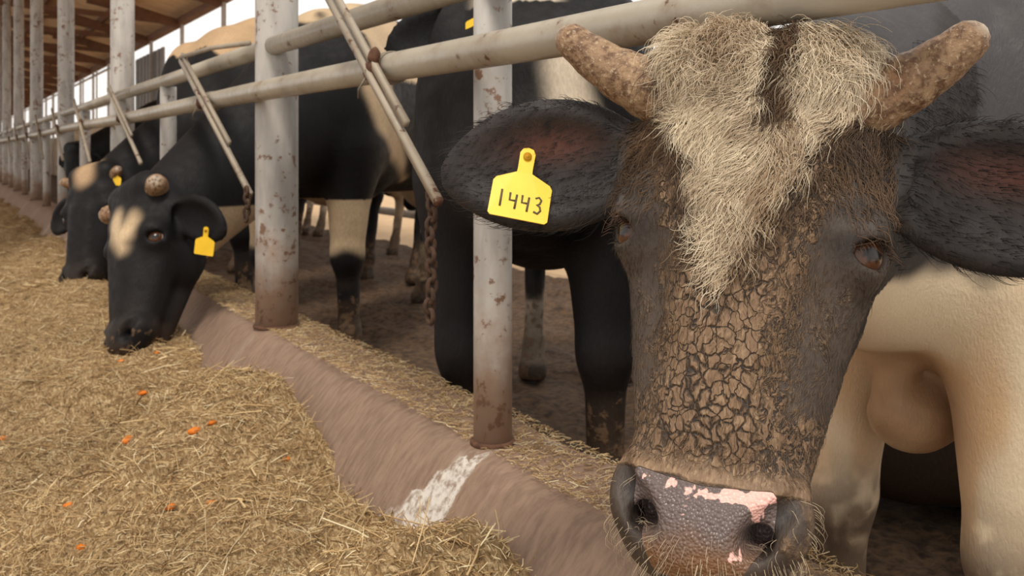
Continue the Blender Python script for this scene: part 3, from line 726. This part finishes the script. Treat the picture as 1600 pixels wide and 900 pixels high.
fx = np.concatenate([-spaced(1.9, 7, .05, 1.15)[::-1][:-1], fx]); fy = spaced(-1.6, 60, .018, 1.008)
V, Q = grid_mesh(fx, fy, feed_h); me = mesh_np(V, Q)
t = NT('feed_chaff'); c = t.coord(); n1 = t.noise(c, 2.2, 5, .6); n2 = t.noise(t.map(c, (60, 60, 60)), 1, 6, .7); n3 = t.noise(t.map(c, (170, 60, 90)), 1, 4, .6, .8)
col = t.mix(n1, lin(158, 128, 88), lin(122, 95, 62)); col = t.mix(t.mr(n3, .42, .66), col, lin(204, 176, 134)); col = t.mix(t.mr(n2, .56, .7), col, lin(84, 62, 40))
M['feed'] = t.done(col, .85, t.bump(t.math('ADD', n2, n3), .9, .012), .2)
feed = obj('feed', me, M['feed']); tag(feed, 'chopped straw feed spread along the alley floor before the kerb', 'feed', None, 'stuff')

def straw_cloud(N, seed, xr, yr, hf, ln, rad, up=.22, pw=1.0):
    rng = np.random.default_rng(seed); x = rng.uniform(*xr, N * 3); y = yr[0] + (yr[1] - yr[0]) * rng.random(N * 3) ** pw
    k = np.ones(N * 3, bool); x, y = x[k][:N], y[k][:N]; N = len(x)
    z = hf(x, y); a = rng.uniform(0, 2 * math.pi, N); tilt = np.abs(rng.normal(0, up, N)) - .03
    D = np.stack([np.cos(a) * np.cos(tilt), np.sin(a) * np.cos(tilt), np.sin(tilt)], -1)
    Nn = np.tile(UPV, (N, 1)); L = ln * rng.lognormal(0, .45, N)
    pal = np.array([lin(*q) for q in ((206, 178, 132), (184, 152, 108), (222, 200, 158), (158, 126, 86), (128, 100, 66), (194, 164, 118), (234, 216, 178))])
    C = pal[rng.choice(7, N, p=(.17, .2, .11, .2, .14, .14, .04))] * rng.uniform(.8, 1.1, (N, 1)) * (.62 + .72 * fbm(np.stack([x, y, 0 * x], -1), 2.6, 44))[:, None]
    R = np.stack([x, y, z], -1); R = R - D * (L * .35)[:, None]; R[:, 2] = np.maximum(R[:, 2], z - .004)
    return strands(R, D, Nn, L, rad * rng.uniform(.5, 1.4, N), C, 2, .04, .004, 3, seed, n=3, tip=.8)
for args in ((42000, 1, (-1.7, -.13), (-.75, 1.3), feed_h, .025, .0009, .42, 1.0), (24000, 2, (-1.9, -.13), (.9, 3.6), feed_h, .03, .0012, .3, 1.1), (14000, 3, (-2.2, -.13), (3.4, 10), feed_h, .045, .002, .2, 1.5),
             (550, 4, (-1.6, -.2), (-.6, 2.4), feed_h, .085, .0017, .16, 1.0)):
    obj('loose_straw', straw_cloud(*args), M['straw'], feed)['kind'] = 'stuff'
def kerb_top(x, y):
    return .386 + .012 * (fbm(np.stack([x, y, 0 * x], -1), 5, 4) - .5) - .3 * np.maximum(0, -.045 - x)
ks = obj('kerb_straw', straw_cloud(13000, 9, (-.035, .135), (-1.3, 3.2), kerb_top, .013, .0007, .14, 1.0), M['straw']); tag(ks, 'thin layer of straw scattered on top of the concrete kerb', 'straw', None, 'stuff')
bits = [(222, 616, 'brightest orange root chunk, on the feed below the nearer feeding head'), (200, 690, 'small orange root bit alone on the open feed'), (305, 676, 'yellow-orange root bit beside a heap near the kerb foot'), (332, 662, 'orange root bit closest to the bare kerb face'),
        (268, 794, 'orange root bit under two crossed pale stalks'), (330, 788, 'reddish orange root bit low in the heap'), (4, 686, 'orange root bit at the edge of the picture'), (106, 792, 'brownish root bit on the smooth feed'), (246, 552, 'orange root bit just below the muzzle of the nearer feeding head'), (190, 566, 'dull orange bit on the feed below the farther black muzzle'), (448, 720, 'orange root bit high on the straw heap'), (540, 765, 'orange root bit on the heap beside the kerb'), (556, 770, 'tiny root bit touching another near the kerb'), (128, 858, 'pale orange root bit among the lowest straw')]
def hit_feed(px, py):
    for d in np.arange(.6, 9, .004):
        p = W(px, py, d)
        if p[2] <= feed_h(np.array([p[0]]), np.array([p[1]]))[0]: return p
    return p
for i, (px, py, lab) in enumerate(bits):
    p = hit_feed(px, py); r = .011 if i in (0, 1, 2) else .008
    o = obj('root_bit', MB().blob(p + [0, 0, r * .3], (r * 1.3, r, r * .7), i, .4, 8).me(), M['carrot']); tag(o, lab, 'root piece', 'orange root bits in the feed')

# ---------------------------------------------------------------- the big horned bull that looks out of the fence
def hframe(psi, p, rho):
    s, c = math.sin, math.cos
    U = np.array([s(p) * s(psi), c(p), -s(p) * c(psi)]); N = np.array([-s(psi) * c(p), s(p), c(psi) * c(p)])
    R = np.array([[c(rho), s(rho), 0], [-s(rho), c(rho), 0], [0, 0, 1]]); return V3(*(R @ U)), V3(*(R @ N))
U_, N_ = hframe(math.radians(23.5), math.radians(15), math.radians(3.8))
HM = Head(W(1182, 62, .972), U_, N_, 1.0); BM = Body((.40, -.62), (-1, 0.0), 1.27)
def bull_extra(S, B, H):
    S.cone(W(1432, 500, 1.47), W(1440, 560, 1.45), .10, .05, .05); S.cone(W(1438, 570, 1.41), W(1428, 646, 1.385), .036, .056, .014, (RGT, 1.15)); S.cone(W(1400, 430, 1.36), W(1392, 640, 1.36), .05, .022, .03)
    S.cone(H.p(0, -.15, -.03), B.p(-.05, 0, 1.16), .07, .11, .05)
    S.cone(W(1500, 470, 1.5), W(1560, 600, 1.42), .12, .085, .06)
def bull_paint(V, b, h):
    x, y, z = h.T; hd = near_head(h) & (y > -.3)
    n = fbm(V, 7, 3) - .5
    dark = mixc(lin(40, 37, 37), lin(62, 59, 60), fbm(V, 6, 31))
    white = mixc(lin(240, 222, 192), lin(220, 194, 158), fbm(V, 8, 5))
    white = mixc(white, lin(206, 158, 108), sstep(.48, .72, fbm(V * np.array([1.6, 1.6, .8]), 5, 77)) * .65)
    w = sstep(-.02, .02, .775 + .10 * n + .05 * (vnoise(V, 26, 6) - .5) - V[:, 2]) * sstep(-.28, -.1, b[:, 0]) * (~hd | (b[:, 0] < .3))
    w = np.where(h[:, 1] > -.3, w * (V[:, 0] > .12), w)
    c = mixc(dark, white, w)
    dirt = sstep(.5, .34, V[:, 2]) * sstep(.36, .56, .6 * fbm(V, 13, 8) + .4 * fbm(V, 36, 12)); c = mixc(c, lin(88, 68, 54), dirt * .9)
    lob = np.exp(-(((V - W(1425, 630, 1.33)) / .085) ** 2).sum(1)); c = mixc(c, lin(128, 92, 62), np.clip(lob * 1.7, 0, .9) * (.5 + .5 * fbm(V, 20, 3)))
    cheek = mixc(lin(52, 44, 39), lin(78, 64, 53), fbm(V, 14, 9)); inh = sstep(-.22, -.12, y) * sstep(.17, .12, np.abs(x)) * sstep(-.62, -.56, z) * sstep(.1, .05, z)
    c = mixc(c, cheek, inh); c = mixc(c, lin(60, 58, 58), inh * sstep(.07, .1, np.abs(x)) * sstep(.05, .02, np.abs(z + .14)) * .8)
    # ears: black with a rusty hollow
    er = sstep(.15, .18, np.abs(x)) * hd
    c = mixc(c, mixc(lin(22, 18, 18), lin(44, 35, 32), fbm(V, 30, 4)), er)
    for (ec, A, Wd, Nn) in (H_ears(HM)):
        q = V - ec; u, v2, w2 = q @ A / .055, (q @ Wd - .022) / .02, q @ Nn
        c = mixc(c, lin(92, 46, 28), er * np.exp(-u * u - v2 * v2) * .75)
    front = sstep(-.12, -.05, y) * inh
    # attributes read by the face material
    x0 = -.012 + .02 * sstep(-.3, 0, z); hw = np.interp(z, [-.265, -.22, -.18, -.12, -.06, .04], [.004, .02, .034, .06, .1, .112])
    blaze = np.clip(.5 + (hw - np.abs(x - x0)) / .05, 0, 1) * front * sstep(-.285, -.25, z); blaze = blaze * (1 - .75 * np.exp(-((x - .022) / .02) ** 2) * (z > -.08)) * (1 - .5 * sstep(.05, .09, x) * sstep(-.05, -.09, z))
    mud = front * np.clip(1.15 - np.abs(x - .0) / .105, 0, 1) * sstep(-.45, -.41, z) + front * .5 * sstep(.12, .06, np.abs(x)) * (z > -.2)
    mud = np.maximum(mud, .42 * inh * sstep(-.1, -.04, y) * sstep(-.47, -.43, z)); mud = np.maximum(mud, .75 * front * sstep(-.44, -.425, z) * sstep(-.33, -.38, z)) * sstep(.0, .9, 1.2 - blaze * .5)
    mud = np.maximum(mud, .40 * inh * sstep(.06, .075, np.abs(x)) * sstep(-.40, -.43, z))
    eyes = np.exp(-(((np.abs(x) - .106) / .03) ** 2 + ((z + .2) / .032) ** 2)); mud = mud * (1 - eyes)
    top = np.interp(np.abs(x), [0, .045, .08], [-.434, -.430, -.425])
    pad = sstep(.006, -.006, z - top) * sstep(-.522, -.508, z) * sstep(.07, .058, np.abs(x) + .55 * np.maximum(0, -.462 - z)) * sstep(-.06, -.035, y)
    pink = .8 * np.exp(-((z - top + .006) / .008) ** 2) * (.55 + .45 * sstep(-.02, .03, x)) + .75 * np.exp(-(((x - .034) / .007) ** 2 + ((z + .487) / .010) ** 2)) + .6 * np.exp(-(((x + .034) / .005) ** 2 + ((z + .492) / .010) ** 2)) + .55 * np.exp(-(((x + .012) / .006) ** 2 + ((z + .457) / .012) ** 2)) + .5 * np.exp(-(((x - .048) / .008) ** 2 + ((z + .446) / .012) ** 2))
    er_ = np.exp(-(((np.abs(x) - .106) / .024) ** 2 + ((z + .2) / .017) ** 2)); c = mixc(c, lin(44, 36, 33), np.clip(er_ * 1.3, 0, 1) * inh * (y > -.06))
    hol = np.maximum(0, 0) ; ins = np.clip(1.6 * np.exp(-(((np.abs(x) - .060) / .024) ** 2 + ((z + .46) / .027) ** 2)), 0, 1) * sstep(.006, -.006, y - .012 + .5 * np.maximum(0, np.abs(x) - .05))
    c = mixc(c, lin(30, 22, 20), ins * inh)
    return {'coat': c, 'mud': mud, 'face': inh, 'blaze': blaze, 'pad': pad, 'pink': pink}
def H_ears(H): return (H.ear_left, H.ear_right)
bull, BV, BQ, BH, BB = build_cow('horned_bull', 'big dark horned bull with muddy pale forehead and yellow tag 1443, head through the fence', 'bull', BM, HM, bull_paint, .0036, .016,
    dict(fine=True, ear_droop=(.07, .13), ear_size=1.12, ear_fwd=(-.15, .1), ear_z=-.105), dict(leg_r=1.22, spread=.171, neck_r=.8, chest_r=.72), 'face', bull_extra, 1)
for s in (1, -1): horn(HM, s, .11 if s > 0 else .13, .047, .022, .062 if s > 0 else .055, .02, 24, M['horn'], bull)
for s in (1, -1): eyeball(HM, s, bull)
tp, td = snap(BV, 824, 246, 4); tb = min(snap(BV, a, b, 6)[1] for a, b in ((812, 300), (780, 300), (842, 310), (800, 322), (838, 330), (812, 345)))
tag_p = W(824, 246, td - .006); ear_tag(bull, tag_p, tag_p - W(808, 338, tb - .008), np.cross(RGT - UPV * .27, unit(tag_p - W(808, 338, tb - .008))), td / .935, '1443')

def hair_on(V, Q, hl, w, N, seed, H, length, radius, colf, flow=1.0, noise_dir=.9, lift=.35, curl=.006, segs=6, omega=7, clump=.0, tip=.3):
    R, Nn, vi = sample_on(V, Q, w, N, seed); h = H.loc(R)
    d = -H.U[None] * 1.0 + H.X[None] * (h[:, :1] * 5 * flow)
    nv = np.stack([fbm(R, 34, seed + q) - .5 for q in (1, 4, 7)], 1) * 2 * noise_dir * 2
    d = d + nv; d = d - Nn * (d * Nn).sum(1, keepdims=True); d /= np.linalg.norm(d, axis=1, keepdims=True) + 1e-9
    return strands(R - Nn * .001, d, Nn, length * np.random.default_rng(seed).lognormal(0, .3, N), radius, colf(R, h), segs, lift, curl, omega, seed, tip=tip)
fx_, fy_, fz_ = BH.T
def blaze_of(h):
    x, y, z = h.T; x0 = -.012 + .02 * sstep(-.3, 0, z); hw = np.interp(z, [-.265, -.22, -.18, -.12, -.06, .04], [.004, .02, .034, .06, .1, .112])
    return np.clip(.5 + (hw - np.abs(x - x0)) / .05, 0, 1) * (1 - .8 * np.exp(-((x - .022) / .02) ** 2) * (z > -.08)) * (1 - .5 * sstep(.05, .09, x) * sstep(-.05, -.09, z)) * sstep(-.285, -.25, z)
def hair_col(R, h):
    rng = np.random.default_rng(5); b = blaze_of(h) + (fbm(R, 40, 8) - .5) * .7 + rng.normal(0, .08, len(R))
    pale = mixc(lin(252, 238, 210), lin(150, 118, 86), np.clip(fbm(R, 30, 2) + rng.normal(0, .15, len(R)), 0, 1)); dk = mixc(lin(52, 42, 35), lin(120, 92, 66), np.clip(fbm(R, 24, 6) * 1.2 - .1 + rng.normal(0, .12, len(R)), 0, 1))
    return mixc(dk, pale, sstep(.42, .58, b))
front = (fy_ > -.11) & (np.abs(fx_) < .135) & (np.abs(fz_) < .6)
wf = front * np.clip(blaze_of(BH) * 1.4 + .5 * sstep(-.2, -.1, fz_), .0, 1.5) * sstep(-.3, -.2, fz_)
obj('forelock', hair_on(BV, BQ, BH, wf, 24000, 31, HM, .017, .0005, hair_col, .7, .9, .22, .0032, 6, 5), M['hair'], bull)['label'] = 'shaggy pale curls on the forehead'
wf2 = front * sstep(-.06, .0, fz_) * (np.abs(fx_ - .012) > .012)
obj('poll_tuft', hair_on(BV, BQ, BH, wf2, 4500, 33, HM, .022, .00052, hair_col, .9, 1., .5, .004, 6, 5), M['hair'], bull)['label'] = 'woolly tuft between the horns'
wf3 = (np.abs(fx_) < .14) * (fy_ > -.2) * (fz_ < .0) * (fz_ > -.42) * (1 - np.exp(-(((np.abs(fx_) - .106) / .026) ** 2 + ((fz_ + .2) / .026) ** 2)))
def fur_col(R, h):
    rng = np.random.default_rng(6); m = sstep(.13, .04, np.abs(h[:, 0])) * sstep(-.12, -.03, h[:, 1])
    return mixc(mixc(lin(42, 36, 32), lin(72, 60, 50), rng.random(len(R))), mixc(lin(60, 47, 38), lin(150, 118, 86), rng.random(len(R))), m)
obj('face_fur', hair_on(BV, BQ, BH, wf3.astype(float), 30000, 35, HM, .007, .0003, fur_col, .5, .6, .2, .001, 3, 4), M['hair'], bull)
wch = ((np.abs(fx_) < .095) * (fz_ < -.475) * (fz_ > -.56) * (fy_ > -.15) * 1.0 + .35 * (np.abs(fx_) > .06) * (np.abs(fx_) < .1) * (fz_ < -.43) * (fz_ > -.5) * (fy_ > -.08))
def wh_col(R, h): return mixc(lin(70, 58, 50), lin(214, 192, 160), np.random.default_rng(8).random(len(R)) ** .7)
obj('muzzle_whiskers', hair_on(BV, BQ, BH, wch, 850, 37, HM, .013, .0003, wh_col, 1.5, .15, .75, .001, 4, 3), M['hair'], bull)['label'] = 'pale bristles round the mouth'
we = (np.abs(fx_) > .14) * (np.abs(fx_) < .4) * (fz_ > -.32) * (fz_ < .1) * (fy_ > -.3) * 1.0
def ear_col(R, h): return mixc(lin(14, 12, 12), lin(52, 42, 37), np.random.default_rng(9).random(len(R)) ** 2)
def ear_hair(seed, N, ln):
    R, Nn, vi = sample_on(BV, BQ, we, N, seed); h = HM.loc(R); d = HM.X[None] * np.sign(h[:, :1]) - HM.U[None] * .35 + (np.stack([fbm(R, 30, seed + q) - .5 for q in (1, 4, 7)], 1)) * 1.4
    d = d - Nn * (d * Nn).sum(1, keepdims=True); d /= np.linalg.norm(d, axis=1, keepdims=True) + 1e-9
    return strands(R, d, Nn, ln * np.random.default_rng(seed).lognormal(0, .4, N), .0004, ear_col(R, h), 4, .3, .001, 3, seed)
obj('ear_hair', ear_hair(41, 4000, .013), M['hair'], bull)
for s in (1, -1):
    e = HM.d(s * .8, .6, 0); t_ = unit(np.cross(HM.U, e)); c0 = HM.p(s * .106, -.058, -.2); lash = MB()
    for i in range(16):
        a = -1 + 2 * i / 15; p0 = c0 + HM.k * (t_ * a * .022 + HM.U * (.0145 * (1 - a * a)) + e * .0235); p1 = p0 + HM.k * (e * .012 + t_ * a * .007 - HM.U * .006); lash.tube([p0, (p0 + p1) / 2 + HM.U * .002, p1], [.0006, .0005, .0003], 4)
    obj('eyelash', lash.me(), M['chain'], bull)

# ---------------------------------------------------------------- the rest of the herd
def feeder(px, py, d0, qx, qy, d1, N, k=1.0):
    o = W(px, py, d0); m = W(qx, qy, d1); return Head(o, o - m, N, k * np.linalg.norm(o - m) / .53)
# black bull feeding beyond the thick column
HB = feeder(184, 288, 3.34, 186, 530, 3.13, V3(-.64, .2, .72), 1.13); BBd = Body((.52, 2.5), (-.75, -.66), 1.6)
def pb(b, h, n):
    f, l, z = b.T; p = np.maximum.reduce([np.where(z > 1.08, .26 - np.abs(f + .2) + .35 * n, -1), np.where((f < -.95) & (z < .62), .1 + n, -1)])
    p = np.maximum(p, np.where(z < .62, .1 - np.abs(z - .54) * .8 + .2 * n, -1)); p = np.where(h[:, 1] > -.25, -1, p)
    return p
def pb_all(V, b, h, n):
    st = capsules(V, [(snap(V, 598, 135)[0], .10), (snap(V, 606, 180)[0], .075), (snap(V, 622, 230)[0], .045), (snap(V, 632, 285)[0], .02)])
    fc = np.maximum(capsules(V, [(snap(V, 176, 345)[0], .03), (snap(V, 188, 385)[0], .012)]), capsules(V, [(snap(V, 205, 340)[0], .022), (snap(V, 186, 365)[0], .028)]))
    return np.maximum.reduce([pb(b, h, n), np.where(near_head(h), -1, st + .05 * n), np.where(near_head(h) & (h[:, 1] > -.2), fc + .05 * n, -1)])
def paint_b(V, b, h): return coat_base(V, b, h, lambda b, h, n: pb_all(V, b, h, n), (214, 186, 150), lin(26, 24, 25))
cb, CBV, *_ = build_cow('feeding_bull', 'black bull with pale forehead star, feeding in front of the thick column', 'bull', BBd, HB, paint_b, .008, .022, dict(ear_droop=(.75, .6), ear_fwd=(-.35, -.3)), dict(), 'coat')
for s in (1, -1): horn(HB, s, .05, .037, .032, .0, .02, 16, M['horn'], cb)
for s in (1, -1): eyeball(HB, s, cb)
tp, td = snap(CBV, 322, 362, 8); ear_tag(cb, W(322, 360, td - .01), V3(.1, .98, .1), V3(-.2, .2, 1), 1.25)
# second feeder
HC = feeder(130, 260, 4.62, 116, 448, 4.42, V3(-.35, .2, .95), 1.05); BC = Body((.42, 3.72), (-.82, -.57), 1.68)
def pc(b, h, n):
    f, l, z = b.T; p = np.where(z > .95, .5 - np.abs(f + .35) * .55 + .9 * n - .1 * (np.abs(f + .1) < .1), .1 * n - .1)
    x, y, zz = h.T; st = .045 - np.hypot(x, (zz + .03) * .8) + .05 * n
    return np.where(near_head(h) & (h[:, 1] > -.3), np.where(y > -.09, st, -1), np.where(f > .1, -1, p))
def paint_c(V, b, h): return coat_base(V, b, h, pc, (206, 172, 134), lin(25, 23, 24))
cc, CCV, *_ = build_cow('feeding_bull', 'second black bull feeding deeper in the row, pale tuft on its poll and tan back', 'bull', BC, HC, paint_c, .011, .026, dict(ear_droop=(.5, .5), ear_fwd=(-.3, -.3)), dict(crest_z=1.06, neck_r=.85), 'coat')
for s in (1, -1): eyeball(HC, s, cc)
for s in (1, -1): horn(HC, s, .05, .034, .022, .01, .02, 14, M['horn'], cc)
tp, td = snap(CCV, 183, 272, 8); ear_tag(cc, W(183, 270, td - .01), V3(.1, .98, .1), V3(-.2, .2, 1), .9)
# black cow standing right behind the slim post
HD = Head(W(805, -52, 2.28), V3(-.03, .97, -.22), V3(-.05, .2, 1), 1.0); BD = Body((.40, .49), (-.62, -.785), 1.45)
def pd(b, h, n):
    f, l, z = b.T; p = -np.ones(len(f))
    p = np.maximum(p, np.where((f < -1.1) & (z < .6), .1 + n, -1)); x, y, zz = h.T
    return np.where(near_head(h) & (y > -.16), np.where((y > -.1) & (zz > -.09), .1 - np.abs(x), -1), p)
def pd_all(V, b, h, n):
    s = capsules(V, [(snap(V, 885, 108)[0], .045), (snap(V, 893, 150)[0], .055), (snap(V, 930, 198)[0], .035)]); return np.maximum(pd(b, h, n), s + .03 * n)
def paint_d(V, b, h): return coat_base(V, b, h, lambda b, h, n: pd_all(V, b, h, n), (226, 208, 184), lin(26, 24, 25))
cd, DV, *_ = build_cow('standing_cow', 'dark cow standing behind the slim post with white shoulder patch', 'cow', BD, HD, paint_d, .011, .022, dict(ear_droop=(.3, .3)), dict(spread=.165, leg_r=1.1), 'coat')
for s in (1, -1): eyeball(HD, s, cd)
tp, td = snap(DV, 748, 12, 8); ear_tag(cd, W(748, 14, td - .01), V3(0, 1, 0), V3(-.2, .1, 1), 1.1)
# black cow lying in the pen behind the big bull, rump towards the fence
HY = Head(np.array([2.98, .02, .98]), np.array([.1, 0, 1.]), np.array([1., .1, .1]), .9); BY = Body((2.36, .09), (1, .02), 1.22)
cy, *_ = build_cow('lying_cow', "black cow lying in the pen, its rump seen between the big bull's forelegs", 'cow', BY, HY, lambda V, b, h: coat_base(V, b, h, lambda b, h, n: n - .4, (200, 180, 160), dirt=.12), .014, .024, {}, {}, 'coat', None, 1, None, sculpt_lying)
for s in (1, -1): eyeball(HY, s, cy)
# cattle further along the row
def far_cow(pos, head, H, lab, patch, colw, px, fine=.018):
    B = Body(pos, head, H); o = B.p(.75, 0, 1.15 if px else .95); Hh = Head(o, UPV * .8 + B.F * (-.3 if px else .1) + UPV * .1, B.F * .9 + UPV * .2, 1.0)
    ob, *_ = build_cow('distant_cow', lab, 'cow', B, Hh, lambda V, b, h: coat_base(V, b, h, patch, colw), fine, .03, dict(ear_droop=(.3, .3)), dict(), 'coat')
    for s in (1, -1): eyeball(Hh, s, ob)
    return ob
far_cow((1.15, 5.6), (-.95, -.3), 1.45, 'pale tan cow standing behind the two feeding black bulls', lambda b, h, n: .25 + n, (204, 178, 148), True)
far_cow((1.1, 8.4), (-1, -.1), 1.45, 'pale cow far along the fence, head out between the posts', lambda b, h, n: .2 + n, (220, 198, 172), True)
far_cow((.65, 7.0), (-.9, -.4), 1.4, 'black cow far along the row with its head low over the kerb', lambda b, h, n: n - .3, (220, 198, 172), False)
far_cow((1.2, 10.5), (-1, .1), 1.45, 'patched cow farthest along the fence', lambda b, h, n: n + .03, (214, 190, 160), True)
